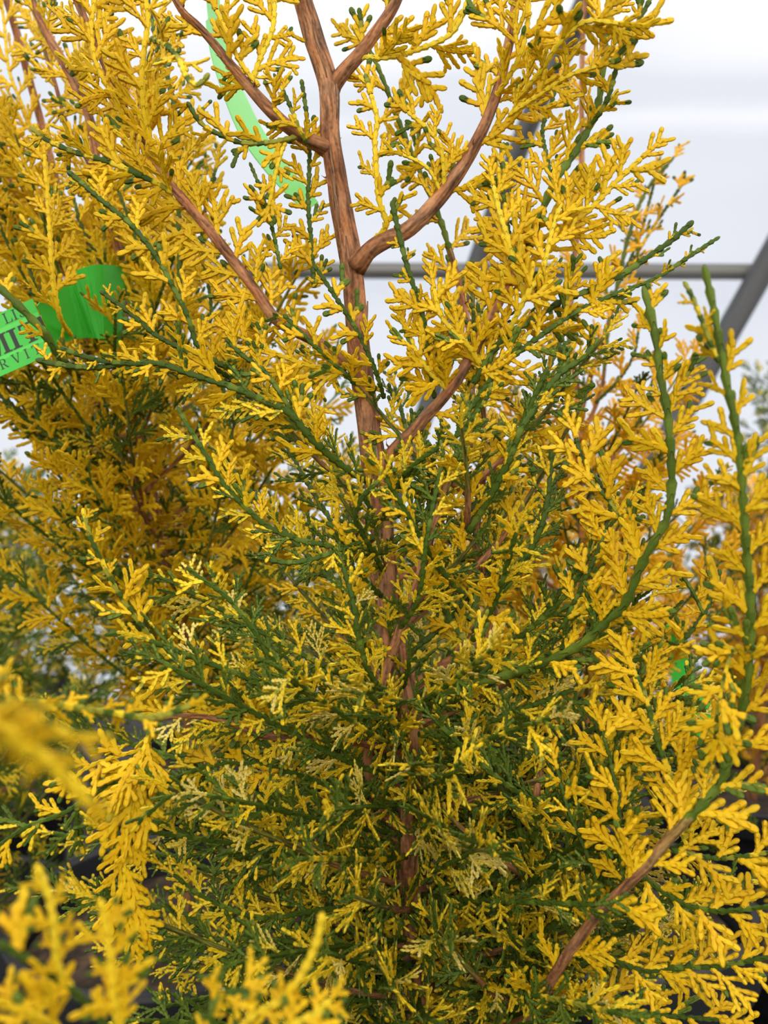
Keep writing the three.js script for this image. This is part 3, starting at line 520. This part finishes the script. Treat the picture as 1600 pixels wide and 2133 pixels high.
  for (const l of [
    [[868, 2040, 285], [640, 1905, 300], [450, 1815, 314], [280, 1765, 324], [110, 1735, 330]], [[872, 2110, 285], [620, 2000, 304], [420, 1915, 318], [230, 1870, 328], [60, 1850, 334]], [[866, 1960, 285], [660, 1800, 298], [500, 1705, 310], [350, 1640, 318]],
    [[874, 2160, 285], [640, 2080, 304], [430, 2020, 320], [240, 1980, 330]], [[866, 1900, 284], [640, 1720, 305], [420, 1600, 325], [200, 1530, 340], [60, 1500, 345]],
    [[882, 2110, 286], [1050, 1950, 306], [1200, 1830, 320], [1330, 1735, 330]], [[884, 2170, 286], [1080, 2040, 306], [1260, 1950, 322], [1420, 1880, 332], [1540, 1840, 338]], [[872, 1980, 285], [1030, 1780, 304], [1150, 1660, 318], [1230, 1560, 326]],
    [[886, 2190, 286], [1100, 2110, 304], [1290, 2050, 318], [1460, 2010, 328]],
  ]) limb(l, 15, 10, 'green', [f(74, 66, 20, LK, { from: 0.12, roll: 1.0 })]);
  // dense growth all round the lower trunk
  const low = new THREE.CatmullRomCurve3([[880, 2230, 282], [866, 1950, 282], [858, 1760, 281], [855, 1580, 281], [840, 1440, 280]].map((p) => P(...p)));
  A.bush(low, 96, { t0: 0, t1: 1, len: (t) => lerp(0.1, 0.075, t), rise: 0.6, kinds: LOW, spray: [px(70), px(64)], gap: px(21), front: 0.062, droop: 0.12, start: 0.08, brown: 0.12 });
  const lowRight = new THREE.CatmullRomCurve3([[1060, 2180, 266], [1080, 1900, 262], [1120, 1650, 262]].map((p) => P(...p)));
  A.bush(lowRight, 26, { t0: 0, t1: 1, len: 0.04, rise: 1.1, kinds: { lemon: 5, vari: 3, green: 4 }, spray: [px(70), px(60)], gap: px(22), front: 0.02, start: 0.05, brown: 0.1 });
  const mid = new THREE.CatmullRomCurve3([[840, 1480, 280], [806, 1220, 280], [790, 1030, 280], [778, 960, 280]].map((p) => P(...p)));
  A.bush(mid, 24, { t0: 0, t1: 0.85, len: (t) => lerp(0.075, 0.05, t), rise: 0.85, kinds: { lemon: 4, vari: 2, green: 2, gold: 2 }, spray: [px(66), px(54)], gap: px(25), front: 0.014, start: 0.25 });
  const right = new THREE.CatmullRomCurve3([[1000, 1420, 268], [965, 1200, 270], [985, 1000, 270], [990, 880, 272]].map((p) => P(...p)));
  A.bush(right, 12, { t0: 0, t1: 0.9, len: 0.042, rise: 1.2, kinds: GV, spray: [px(66), px(54)], gap: px(24), front: 0.03, start: 0.1 });
  A.finish();
}

// ---------------------------------------------------------------- the shrub behind on the left
{
  const base = new V3(-0.125, SOIL, -0.475), A = new Plant('golden_arborvitae', 'mustard gold shrub behind on the left, slightly blurred, beside the printed green tag', base, M.leaf, 202, 300);
  const trunk = A.curve([base.clone().add(new V3(0, -0.02, 0)), [395, 1500, 450], [360, 1220, 425], [320, 1085, 412], [295, 1035, 408], [270, 980, 405], [235, 920, 402], [210, 855, 400], [190, 770, 400], [165, 640, 400], [140, 500, 400], [105, 330, 400], [60, 160, 400], [20, 20, 400], [-10, -60, 400]]);
  A.wood(trunk, px(17, 420), px(7, 400), { name: 'trunk', spikes: 0.3 });
  const limb = (...a) => A.limb(...a);
  const f = (l0, l1, gap, kinds, x = {}) => ({ len: [px(l0, 360), px(l1, 360)], gap: px(gap, 360), kinds, roll: 0.9, ...x });
  limb([[345, 1150, 420], [300, 950, 400], [270, 800, 385], [260, 725, 375], [258, 650, 370], [250, 540, 365], [225, 450, 360], [202, 350, 356], [195, 280, 354], [175, 215, 352], [140, 145, 350], [100, 75, 350], [66, 0, 350], [50, -50, 350]], 22, 18, 2, f(90, 80, 40, GOLD));
  limb([[222, 440, 360], [190, 350, 362], [140, 260, 364], [115, 175, 366], [88, 85, 368], [80, 0, 368]], 11, 8, 0.8, f(80, 70, 34, GOLD));
  limb([[165, 640, 400], [100, 560, 385], [45, 440, 378], [20, 375, 376], [0, 310, 375], [-20, 200, 375]], 12, 8, 0.7, f(80, 70, 34, GOLD));
  limb([[170, 800, 390], [140, 760, 330], [118, 738, 312], [100, 702, 306], [50, 648, 302], [0, 600, 300], [-60, 540, 300]], 17, 16, 0.2, f(50, 40, 80, GOLD, { from: 0.2, tip: false }));
  limb([[150, 700, 335], [125, 660, 318], [110, 580, 312], [105, 500, 310], [100, 420, 310], [92, 320, 310]], 13, 11, 'gold', f(76, 46, 26, GOLD, { roll: 0.4, from: 0.25 }));
  limb([[95, 630, 315], [75, 600, 312], [62, 560, 310], [52, 522, 310]], 8, 8, 'green', f(24, 20, 30, GT, { tip: false }));
  limb([[240, 600, 372], [205, 540, 366], [170, 470, 362], [150, 400, 360]], 8, 8, 'green', f(56, 46, 26, GOLD));
  limb([[372, 700, 330], [374, 560, 328], [372, 440, 326], [375, 370, 325], [370, 290, 325], [357, 190, 325], [330, 100, 326], [312, 20, 327], [300, -40, 327]], 13, 12, 'green', f(66, 60, 34, GOLD));
  limb([[420, 760, 345], [440, 640, 342], [420, 520, 340], [430, 420, 340], [450, 350, 340]], 9, 8, 'green', f(60, 50, 28, GOLD));
  limb([[330, 780, 360], [320, 660, 355], [300, 560, 352], [270, 460, 350], [240, 380, 350]], 9, 8, 'green', f(64, 54, 28, GOLD));
  limb([[90, 330, 400], [60, 250, 396], [20, 150, 394], [10, 60, 394], [0, -20, 394]], 8, 7, 'gold', f(70, 60, 28, GOLD));
  limb([[460, 900, 380], [500, 800, 376], [520, 720, 374], [500, 640, 374]], 8, 8, 'gold', f(60, 50, 26, GOLD));
  limb([[390, 1010, 360], [480, 930, 352], [470, 850, 350], [460, 780, 350]], 9, 8, 'green', f(60, 50, 28, GOLD));
  limb([[290, 1020, 400], [180, 960, 380], [90, 900, 372], [30, 850, 370], [-30, 800, 370]], 9, 8, 'green', f(56, 46, 26, GV));
  limb([[270, 980, 400], [170, 900, 384], [80, 830, 378], [10, 790, 376]], 9, 8, 'green', f(50, 40, 30, { vari: 2, gold: 2, green: 2 }));
  const low = new THREE.CatmullRomCurve3([[410, 1620, 462], [360, 1220, 425], [295, 1035, 408], [225, 890, 402]].map((p) => P(...p)));
  A.bush(low, 66, { t0: 0.15, t1: 1, len: (t) => lerp(0.11, 0.085, t), rise: 0.8, kinds: { gold: 8, vari: 2, green: 3 }, spray: [px(84, 360), px(74, 360)], gap: px(27, 360), front: 0.075, start: 0.1, wood: 0.001 });
  const up = new THREE.CatmullRomCurve3([[225, 890, 402], [180, 720, 400], [140, 520, 400]].map((p) => P(...p)));
  A.bush(up, 22, { t0: 0, t1: 1, len: (t) => lerp(0.08, 0.04, t), rise: 1.3, kinds: GOLD, spray: [px(84, 360), px(72, 360)], gap: px(28, 360), front: 0.05, start: 0.1, wood: 0.0009 });
  A.finish();
}

// ---------------------------------------------------------------- the shrub behind on the right
{
  const base = new V3(0.128, SOIL, -0.49), A = new Plant('golden_arborvitae', 'orange gold shrub behind on the right, thin brown stems, out of focus', base, M.leafOrange, 303, 220);
  const trunk = A.curve([base.clone().add(new V3(0, -0.02, 0)), [1225, 1500, 470], [1218, 1200, 455], [1207, 1000, 448], [1206, 860, 445], [1198, 780, 445], [1187, 690, 445], [1195, 560, 445], [1210, 400, 445], [1212, 200, 445], [1215, 60, 445], [1222, -40, 445]]);
  A.wood(trunk, px(12, 450), px(4.5, 445), { name: 'trunk', spikes: 0.2 });
  const limb = (...a) => A.limb(...a);
  const f = (l0, l1, gap, kinds, x = {}) => ({ len: [px(l0, 430), px(l1, 430)], gap: px(gap, 430), kinds, roll: 0.9, ...x });
  A.feather(null, trunk, f(40, 34, 60, GOLD, { from: 0.72 }));
  limb([[1207, 870, 445], [1228, 790, 440], [1260, 700, 438], [1285, 600, 436], [1310, 490, 434], [1345, 400, 434], [1405, 326, 434]], 13, 8, 0.45, f(44, 34, 44, GT, { from: 0.2 }));
  limb([[1290, 590, 436], [1330, 500, 438], [1350, 430, 440], [1368, 360, 440]], 8, 7, 'green', f(40, 26, 34, GT));
  limb([[1310, 560, 436], [1350, 490, 432], [1390, 430, 430], [1420, 386, 430]], 8, 7, 'mix', f(36, 26, 34, GOLD));
  limb([[1207, 920, 445], [1250, 820, 438], [1262, 740, 436], [1270, 660, 436]], 10, 7, 0.6, f(54, 44, 34, GOLD));
  limb([[1240, 840, 438], [1290, 790, 432], [1320, 740, 430], [1330, 690, 430]], 8, 7, 'green', f(50, 40, 34, GOLD));
  limb([[1210, 1000, 448], [1300, 920, 436], [1340, 860, 432], [1360, 790, 430]], 8, 7, 'green', f(54, 44, 32, GOLD));
  const low = new THREE.CatmullRomCurve3([[1230, 1640, 475], [1218, 1200, 455], [1207, 940, 447]].map((p) => P(...p)));
  A.bush(low, 44, { t0: 0.1, t1: 1, len: (t) => lerp(0.085, 0.05, t), rise: 0.9, kinds: { gold: 7, vari: 1, green: 1 }, spray: [px(66, 430), px(56, 430)], gap: px(32, 430), front: 0.06, start: 0.1, wood: 0.001 });
  A.finish();
}

// ---------------------------------------------------------------- the nearest shrub, only its tips in the frame
{
  const base = new V3(-0.135, 0.24, -0.09), A = new Plant('golden_arborvitae', 'nearest bright gold shrub, its blurred sprays at the lower left edge', base, M.leaf, 404, 120);
  const trunk = A.curve([base.clone().add(new V3(0, -0.02, 0)), base.clone().add(new V3(0.004, 0.05, -0.008)), base.clone().add(new V3(0.012, 0.11, -0.016))]);
  A.wood(trunk, 0.004, 0.0022, { name: 'trunk', spikes: 0.3 });
  const limb = (...a) => A.limb(...a);
  const f = (l0, l1, gap, d, x = {}) => ({ len: [px(l0, d), px(l1, d)], gap: px(gap, d), kinds: { gold: 1 }, roll: 0.3, ...x });
  const root = trunk.getPointAt(0.55), top = trunk.getPointAt(0.98);
  limb([root, [300, 2330, 130], [212, 2128, 132], [125, 2043, 130], [40, 1988, 128], [-60, 1940, 126]], 24, 20, 'green', f(90, 90, 110, 128, { from: 0.6, tip: true }));
  limb([[150, 2060, 131], [122, 2020, 129], [113, 1935, 128], [100, 1860, 128], [74, 1800, 128]], 19, 19, 'gold', f(56, 40, 30, 128, { from: 0.2, to: 0.9, tip: false }));
  limb([[260, 2190, 132], [238, 2090, 130], [230, 2000, 130], [221, 1935, 130], [208, 1872, 130]], 20, 18, 'gold', f(74, 40, 34, 130, { from: 0.2, to: 0.9, tip: false }));
  limb([[120, 2140, 131], [60, 2110, 126], [0, 2090, 124], [-60, 2080, 122]], 24, 20, 'gold', f(80, 70, 34, 124, { from: 0.1 }));
  limb([top, [-90, 1500, 84], [-20, 1525, 86], [60, 1560, 88], [120, 1605, 90], [190, 1680, 92]], 36, 30, 'gold', f(84, 56, 34, 88, { from: 0.68, to: 0.96, roll: 0.8 }));
  limb([top, [-60, 1490, 84], [0, 1525, 86], [50, 1550, 88], [100, 1580, 90]], 34, 30, 'gold', f(70, 60, 34, 88, { from: 0.7, to: 0.97, roll: 0.8 }));
  limb([top, [-70, 1470, 88], [0, 1484, 90], [70, 1500, 92], [150, 1535, 94]], 30, 26, 'gold', f(80, 60, 30, 90, { from: 0.66, to: 0.97, roll: 0.8 }));
  limb([top, [-120, 1470, 120], [0, 1455, 150], [60, 1460, 165], [140, 1472, 172], [220, 1483, 176], [320, 1495, 178], [400, 1468, 178]], 14, 17, 'mix', f(50, 40, 30, 176, { from: 0.72, roll: 0.9 }));
  limb([root, [500, 2500, 130], [480, 2200, 138], [520, 2120, 140], [580, 2088, 141], [628, 2030, 141], [662, 1955, 141], [672, 1900, 141]], 22, 18, 'gold', f(62, 44, 32, 141, { from: 0.5, to: 0.92, tip: false }));
  limb([[470, 2210, 138], [440, 2130, 138], [450, 2080, 138], [520, 2060, 138]], 20, 18, 'green', f(50, 40, 34, 138, { from: 0.3 }));
  limb([[540, 2180, 139], [600, 2140, 139], [660, 2110, 139], [690, 2080, 139]], 20, 18, 'gold', f(60, 40, 34, 139, { from: 0.2 }));
  A.finish();
}

// ---------------------------------------------------------------- shrubs far behind
function farShrub(x, z, h, wide, kinds, leaf, seed, label_, potLabel) {
  const base = new V3(x, 0.2, z), A = new Plant('potted_conifer', label_, base, leaf, seed, 0);
  pot(x, z, 0.11, 0.2 / 0.9, potLabel);
  const trunk = new THREE.CatmullRomCurve3([base.clone().add(new V3(0, -0.015, 0)), base.clone().add(new V3(0.01, h * 0.5, 0.01)), base.clone().add(new V3(0, h, 0))]);
  A.wood(trunk, 0.007, 0.0015, { name: 'trunk', spikes: 0, K: 7 });
  A.bush(trunk, 46, { t0: 0.04, t1: 0.97, len: (t) => wide * lerp(1, 0.25, t), rise: 0.9, kinds, spray: [0.03, 0.026], gap: 0.011, front: 9, start: 0.1, wood: 0.0014, brown: 0.5 });
  A.finish();
}
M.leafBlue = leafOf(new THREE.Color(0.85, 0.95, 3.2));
const DK = { green: 8, vari: 2 }, DG = { green: 4, gold: 4, vari: 2 };
farShrub(-0.46, -0.86, 0.34, 0.15, DK, M.leaf, 501, 'dark green blurred conifer at the left edge behind the mustard shrub', 'black pot of the dark conifer at the left edge');
farShrub(-0.2, -0.98, 0.3, 0.16, DK, M.leaf, 502, 'dark green blurred conifer seen left of the trunk', 'black pot of the dark conifer left of the trunk');
farShrub(0.08, -1.02, 0.27, 0.14, DG, M.leaf, 503, 'dark blurred conifer hidden behind the central trunk', 'black pot hidden behind the central trunk');
farShrub(0.41, -0.86, 0.33, 0.17, { gold: 5, green: 5, vari: 1 }, M.leafOrange, 504, 'blurred amber and green shrub at the right edge behind the near leader', 'black pot of the amber and green shrub at the right edge');
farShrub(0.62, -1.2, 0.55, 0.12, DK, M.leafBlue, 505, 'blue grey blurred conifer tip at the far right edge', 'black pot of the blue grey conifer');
farShrub(-0.62, -1.3, 0.36, 0.17, DK, M.leaf, 506, 'low dark conifer far behind at the left', 'black pot of the low dark conifer far left');
farShrub(0.24, -1.25, 0.4, 0.15, DG, M.leaf, 507, 'dim green and gold conifer far behind between trunk and right shrub', 'black pot of the dim conifer far behind');
farShrub(0.35, -0.53, 0.16, 0.09, { gold: 5, vari: 2, green: 2 }, M.leaf, 508, 'low gold shrub behind the near right limb', 'black nursery pot with a white and blue sticker, lower right');
farShrub(-0.34, -0.56, 0.24, 0.15, { green: 6, vari: 3 }, M.leaf, 509, 'low dark green shrub at the lower left behind the drooping gold spray', 'black pot at the lower left behind the sprays');

farShrub(-0.02, -0.72, 0.25, 0.14, DK, M.leaf, 511, 'dark green shrub glimpsed just left of the lower trunk', 'black pot just behind the lower trunk');
// shrubs of the same row and of the row behind the camera: they shade the lower growth
const NB = { gold: 6, green: 4, vari: 2 };
farShrub(-0.52, -0.22, 0.42, 0.17, NB, M.leaf, 601, 'gold shrub standing in the row to the left, outside the frame', 'black pot of the shrub outside the frame on the left');
farShrub(0.56, -0.24, 0.42, 0.17, NB, M.leaf, 602, 'gold shrub standing in the row to the right, outside the frame', 'black pot of the shrub outside the frame on the right');
farShrub(0.26, 0.2, 0.4, 0.16, NB, M.leaf, 603, 'gold shrub behind the camera on the right', 'black pot behind the camera on the right');
farShrub(-0.3, 0.26, 0.4, 0.16, NB, M.leaf, 604, 'gold shrub behind the camera on the left', 'black pot behind the camera on the left');

// ---------------------------------------------------------------- tags
function ribbon(list, across, width, thick, n = 40) {            // a plastic strip along a curve; ACROSS(t) its width direction, WIDTH(t) its width
  const c = new THREE.CatmullRomCurve3(list, false, 'centripetal'), p = [], uv = [], idx = [];
  for (let i = 0; i <= n; i++) {
    const t = i / n, q = c.getPoint(t), T = c.getTangent(t), W = across(t).clone().addScaledVector(T, -across(t).dot(T)).normalize(), N = new V3().crossVectors(T, W).normalize(), w = width(t) / 2;
    for (const [a, b] of [[-1, -1], [1, -1], [1, 1], [-1, 1]]) { const o = q.clone().addScaledVector(W, a * w).addScaledVector(N, b * thick / 2); p.push(o.x, o.y, o.z); uv.push(a * 0.5 + 0.5, t); }
  }
  for (let i = 0; i < n; i++) for (let j = 0; j < 4; j++) { const a = i * 4 + j, b = i * 4 + (j + 1) % 4; idx.push(a, a + 4, b, b, a + 4, b + 4); }
  idx.push(0, 1, 2, 0, 2, 3); const e = n * 4; idx.push(e, e + 2, e + 1, e, e + 3, e + 2);
  const g = new THREE.BufferGeometry();
  g.setAttribute('position', new THREE.Float32BufferAttribute(p, 3)); g.setAttribute('uv', new THREE.Float32BufferAttribute(uv, 2)); g.setIndex(idx);
  const flat = toCreasedNormals(g, 0.7);
  return flat;
}
function group(name, at, label_, category, grp) { const o = new THREE.Group(); o.name = numbered(name); o.position.copy(at); tag(o, label_, category, grp); return o; }
function piece(o, name, g, m) { g.translate(-o.position.x, -o.position.y, -o.position.z); const k = new THREE.Mesh(g, m); k.name = name; o.add(k); return k; }
{
  // printed tag at the left edge: print on the panel, a strap that curls round the stem
  const cv = document.createElement('canvas'); cv.width = 1024; cv.height = 534;
  const x = cv.getContext('2d');
  x.fillStyle = 'rgb(66,206,66)'; x.fillRect(0, 0, 1024, 534);
  x.fillStyle = 'rgb(88,226,84)'; x.fillRect(0, 132, 1024, 40); x.fillRect(0, 372, 1024, 30);
  x.fillStyle = 'rgb(14,34,14)'; x.textBaseline = 'alphabetic'; x.textAlign = 'center';
  for (const [font, y, letters] of [['140px serif', 118, { L: 748, I: 818, S: 888 }], ['bold 262px serif', 364, { M: 560, I: 729, T: 880, Y: 1050 }], ['128px serif', 486, { R: 547, V: 676, I: 776, T: 874, A: 972 }]]) {
    x.font = font;
    for (const [c, at] of Object.entries(letters)) x.fillText(c, at, y);
  }
  const t = new THREE.CanvasTexture(cv); t.colorSpace = THREE.SRGBColorSpace;
  const printed = new THREE.MeshPhysicalMaterial({ map: t, roughness: 0.4, side: THREE.DoubleSide });
  // panel corners as seen, with the far corners out of the frame
  const d = 322, br = P(116, 733, d), tr = P(67, 622, d), right = br.clone().sub(P(0, 786, d)).normalize(), up = tr.clone().sub(br).normalize();
  const o = group('plant_tag', br, 'bright green plastic tag with black serif print at the left edge', 'tag', 'green plant tags');
  const W = 0.047, Hh = tr.distanceTo(br), nx = 10, p = [], uv = [], idx = [];
  const upv = up.clone();
  for (let i = 0; i <= nx; i++) for (const v of [0, 1]) for (const b of [0, 1]) { const u = i / nx, q = br.clone().addScaledVector(right, -(1 - u) * W).addScaledVector(upv, v * Hh).add(new V3(0, 0, 0.003 * (1 - u) ** 2 - b * 0.0005)); p.push(q.x, q.y, q.z); uv.push(u, v); }
  for (let i = 0; i < nx; i++) { const a = i * 4; idx.push(a, a + 4, a + 2, a + 2, a + 4, a + 6, a + 1, a + 3, a + 5, a + 3, a + 7, a + 5, a, a + 1, a + 4, a + 1, a + 5, a + 4, a + 2, a + 6, a + 3, a + 3, a + 6, a + 7); }
  idx.push(0, 2, 1, 1, 2, 3); const e = nx * 4; idx.push(e, e + 1, e + 2, e + 1, e + 3, e + 2);
  const g = new THREE.BufferGeometry(); g.setAttribute('position', new THREE.Float32BufferAttribute(p, 3)); g.setAttribute('uv', new THREE.Float32BufferAttribute(uv, 2)); g.setIndex(idx);
  const gg = g.toNonIndexed(); gg.computeVertexNormals();
  piece(o, 'panel', gg, printed);
  const strap = ribbon([P(96, 680, 322), P(130, 655, 330), P(165, 638, 340), P(205, 632, 345), P(250, 640, 362), P(262, 640, 378), P(240, 632, 388), P(200, 625, 380), P(150, 640, 360)], () => new V3(0.12, 1, 0), (u) => px(lerp(88, 170, clamp(u * 2.2, 0, 1)), 340) * (u > 0.7 ? 0.5 : 1), 0.0005);
  piece(o, 'strap', strap, M.tag);
  put(o);
}
{
  const o = group('plant_tag', P(630, 420, 330), 'pale green curled tag strap hanging behind the upper left limb', 'tag', 'green plant tags');
  const g = ribbon([P(442, -60, 345), P(447, 30, 343), P(462, 120, 340), P(490, 200, 336), P(527, 280, 332), P(575, 348, 329), P(625, 405, 327), P(650, 430, 326)], (t) => new V3(lerp(0.35, 0.9, t), lerp(0.05, 0.5, t), lerp(-1.3, -0.35, t)), (t) => px(t < 0.2 ? 54 : 74 - 40 * clamp((t - 0.62) / 0.38, 0, 1), 334), 0.0005, 60);
  piece(o, 'strap', g, M.tagPale); put(o);
}
{
  const o = group('plant_tag', P(1455, 1525, 470), 'small blurred green tag end low on the right', 'tag', 'green plant tags');
  const g = ribbon([P(1400, 1300, 470), P(1415, 1390, 472), P(1440, 1460, 470), P(1456, 1500, 468), P(1462, 1532, 468)], () => new V3(1, 0.1, 0.1), (t) => px(t < 0.5 ? 44 : t > 0.9 ? 72 - (t - 0.9) * 360 : 72, 468), 0.0005);
  piece(o, 'strap', g, M.tag); put(o);
}
{
  // sticker on the pot at lower right
  const o = group('pot_sticker', new V3(0.35, 0.17, -0.42), 'white and blue sticker on the black pot at lower right', 'sticker');
  const g = new THREE.CylinderGeometry(0.1045, 0.1005, 0.06, 16, 1, true, -0.62, 0.75); g.translate(0.35, 0.17, -0.53);
  const cv = document.createElement('canvas'); cv.width = 128; cv.height = 128; const x = cv.getContext('2d');
  x.fillStyle = 'rgb(226,230,236)'; x.fillRect(0, 0, 128, 128); x.fillStyle = 'rgb(70,120,190)'; x.fillRect(0, 70, 128, 30); x.fillRect(20, 16, 44, 24);
  const t = new THREE.CanvasTexture(cv); t.colorSpace = THREE.SRGBColorSpace;
  piece(o, 'label_sheet', g, new THREE.MeshStandardMaterial({ map: t, roughness: 0.5, side: THREE.DoubleSide })); put(o);
}

renderer.render(scene, camera);
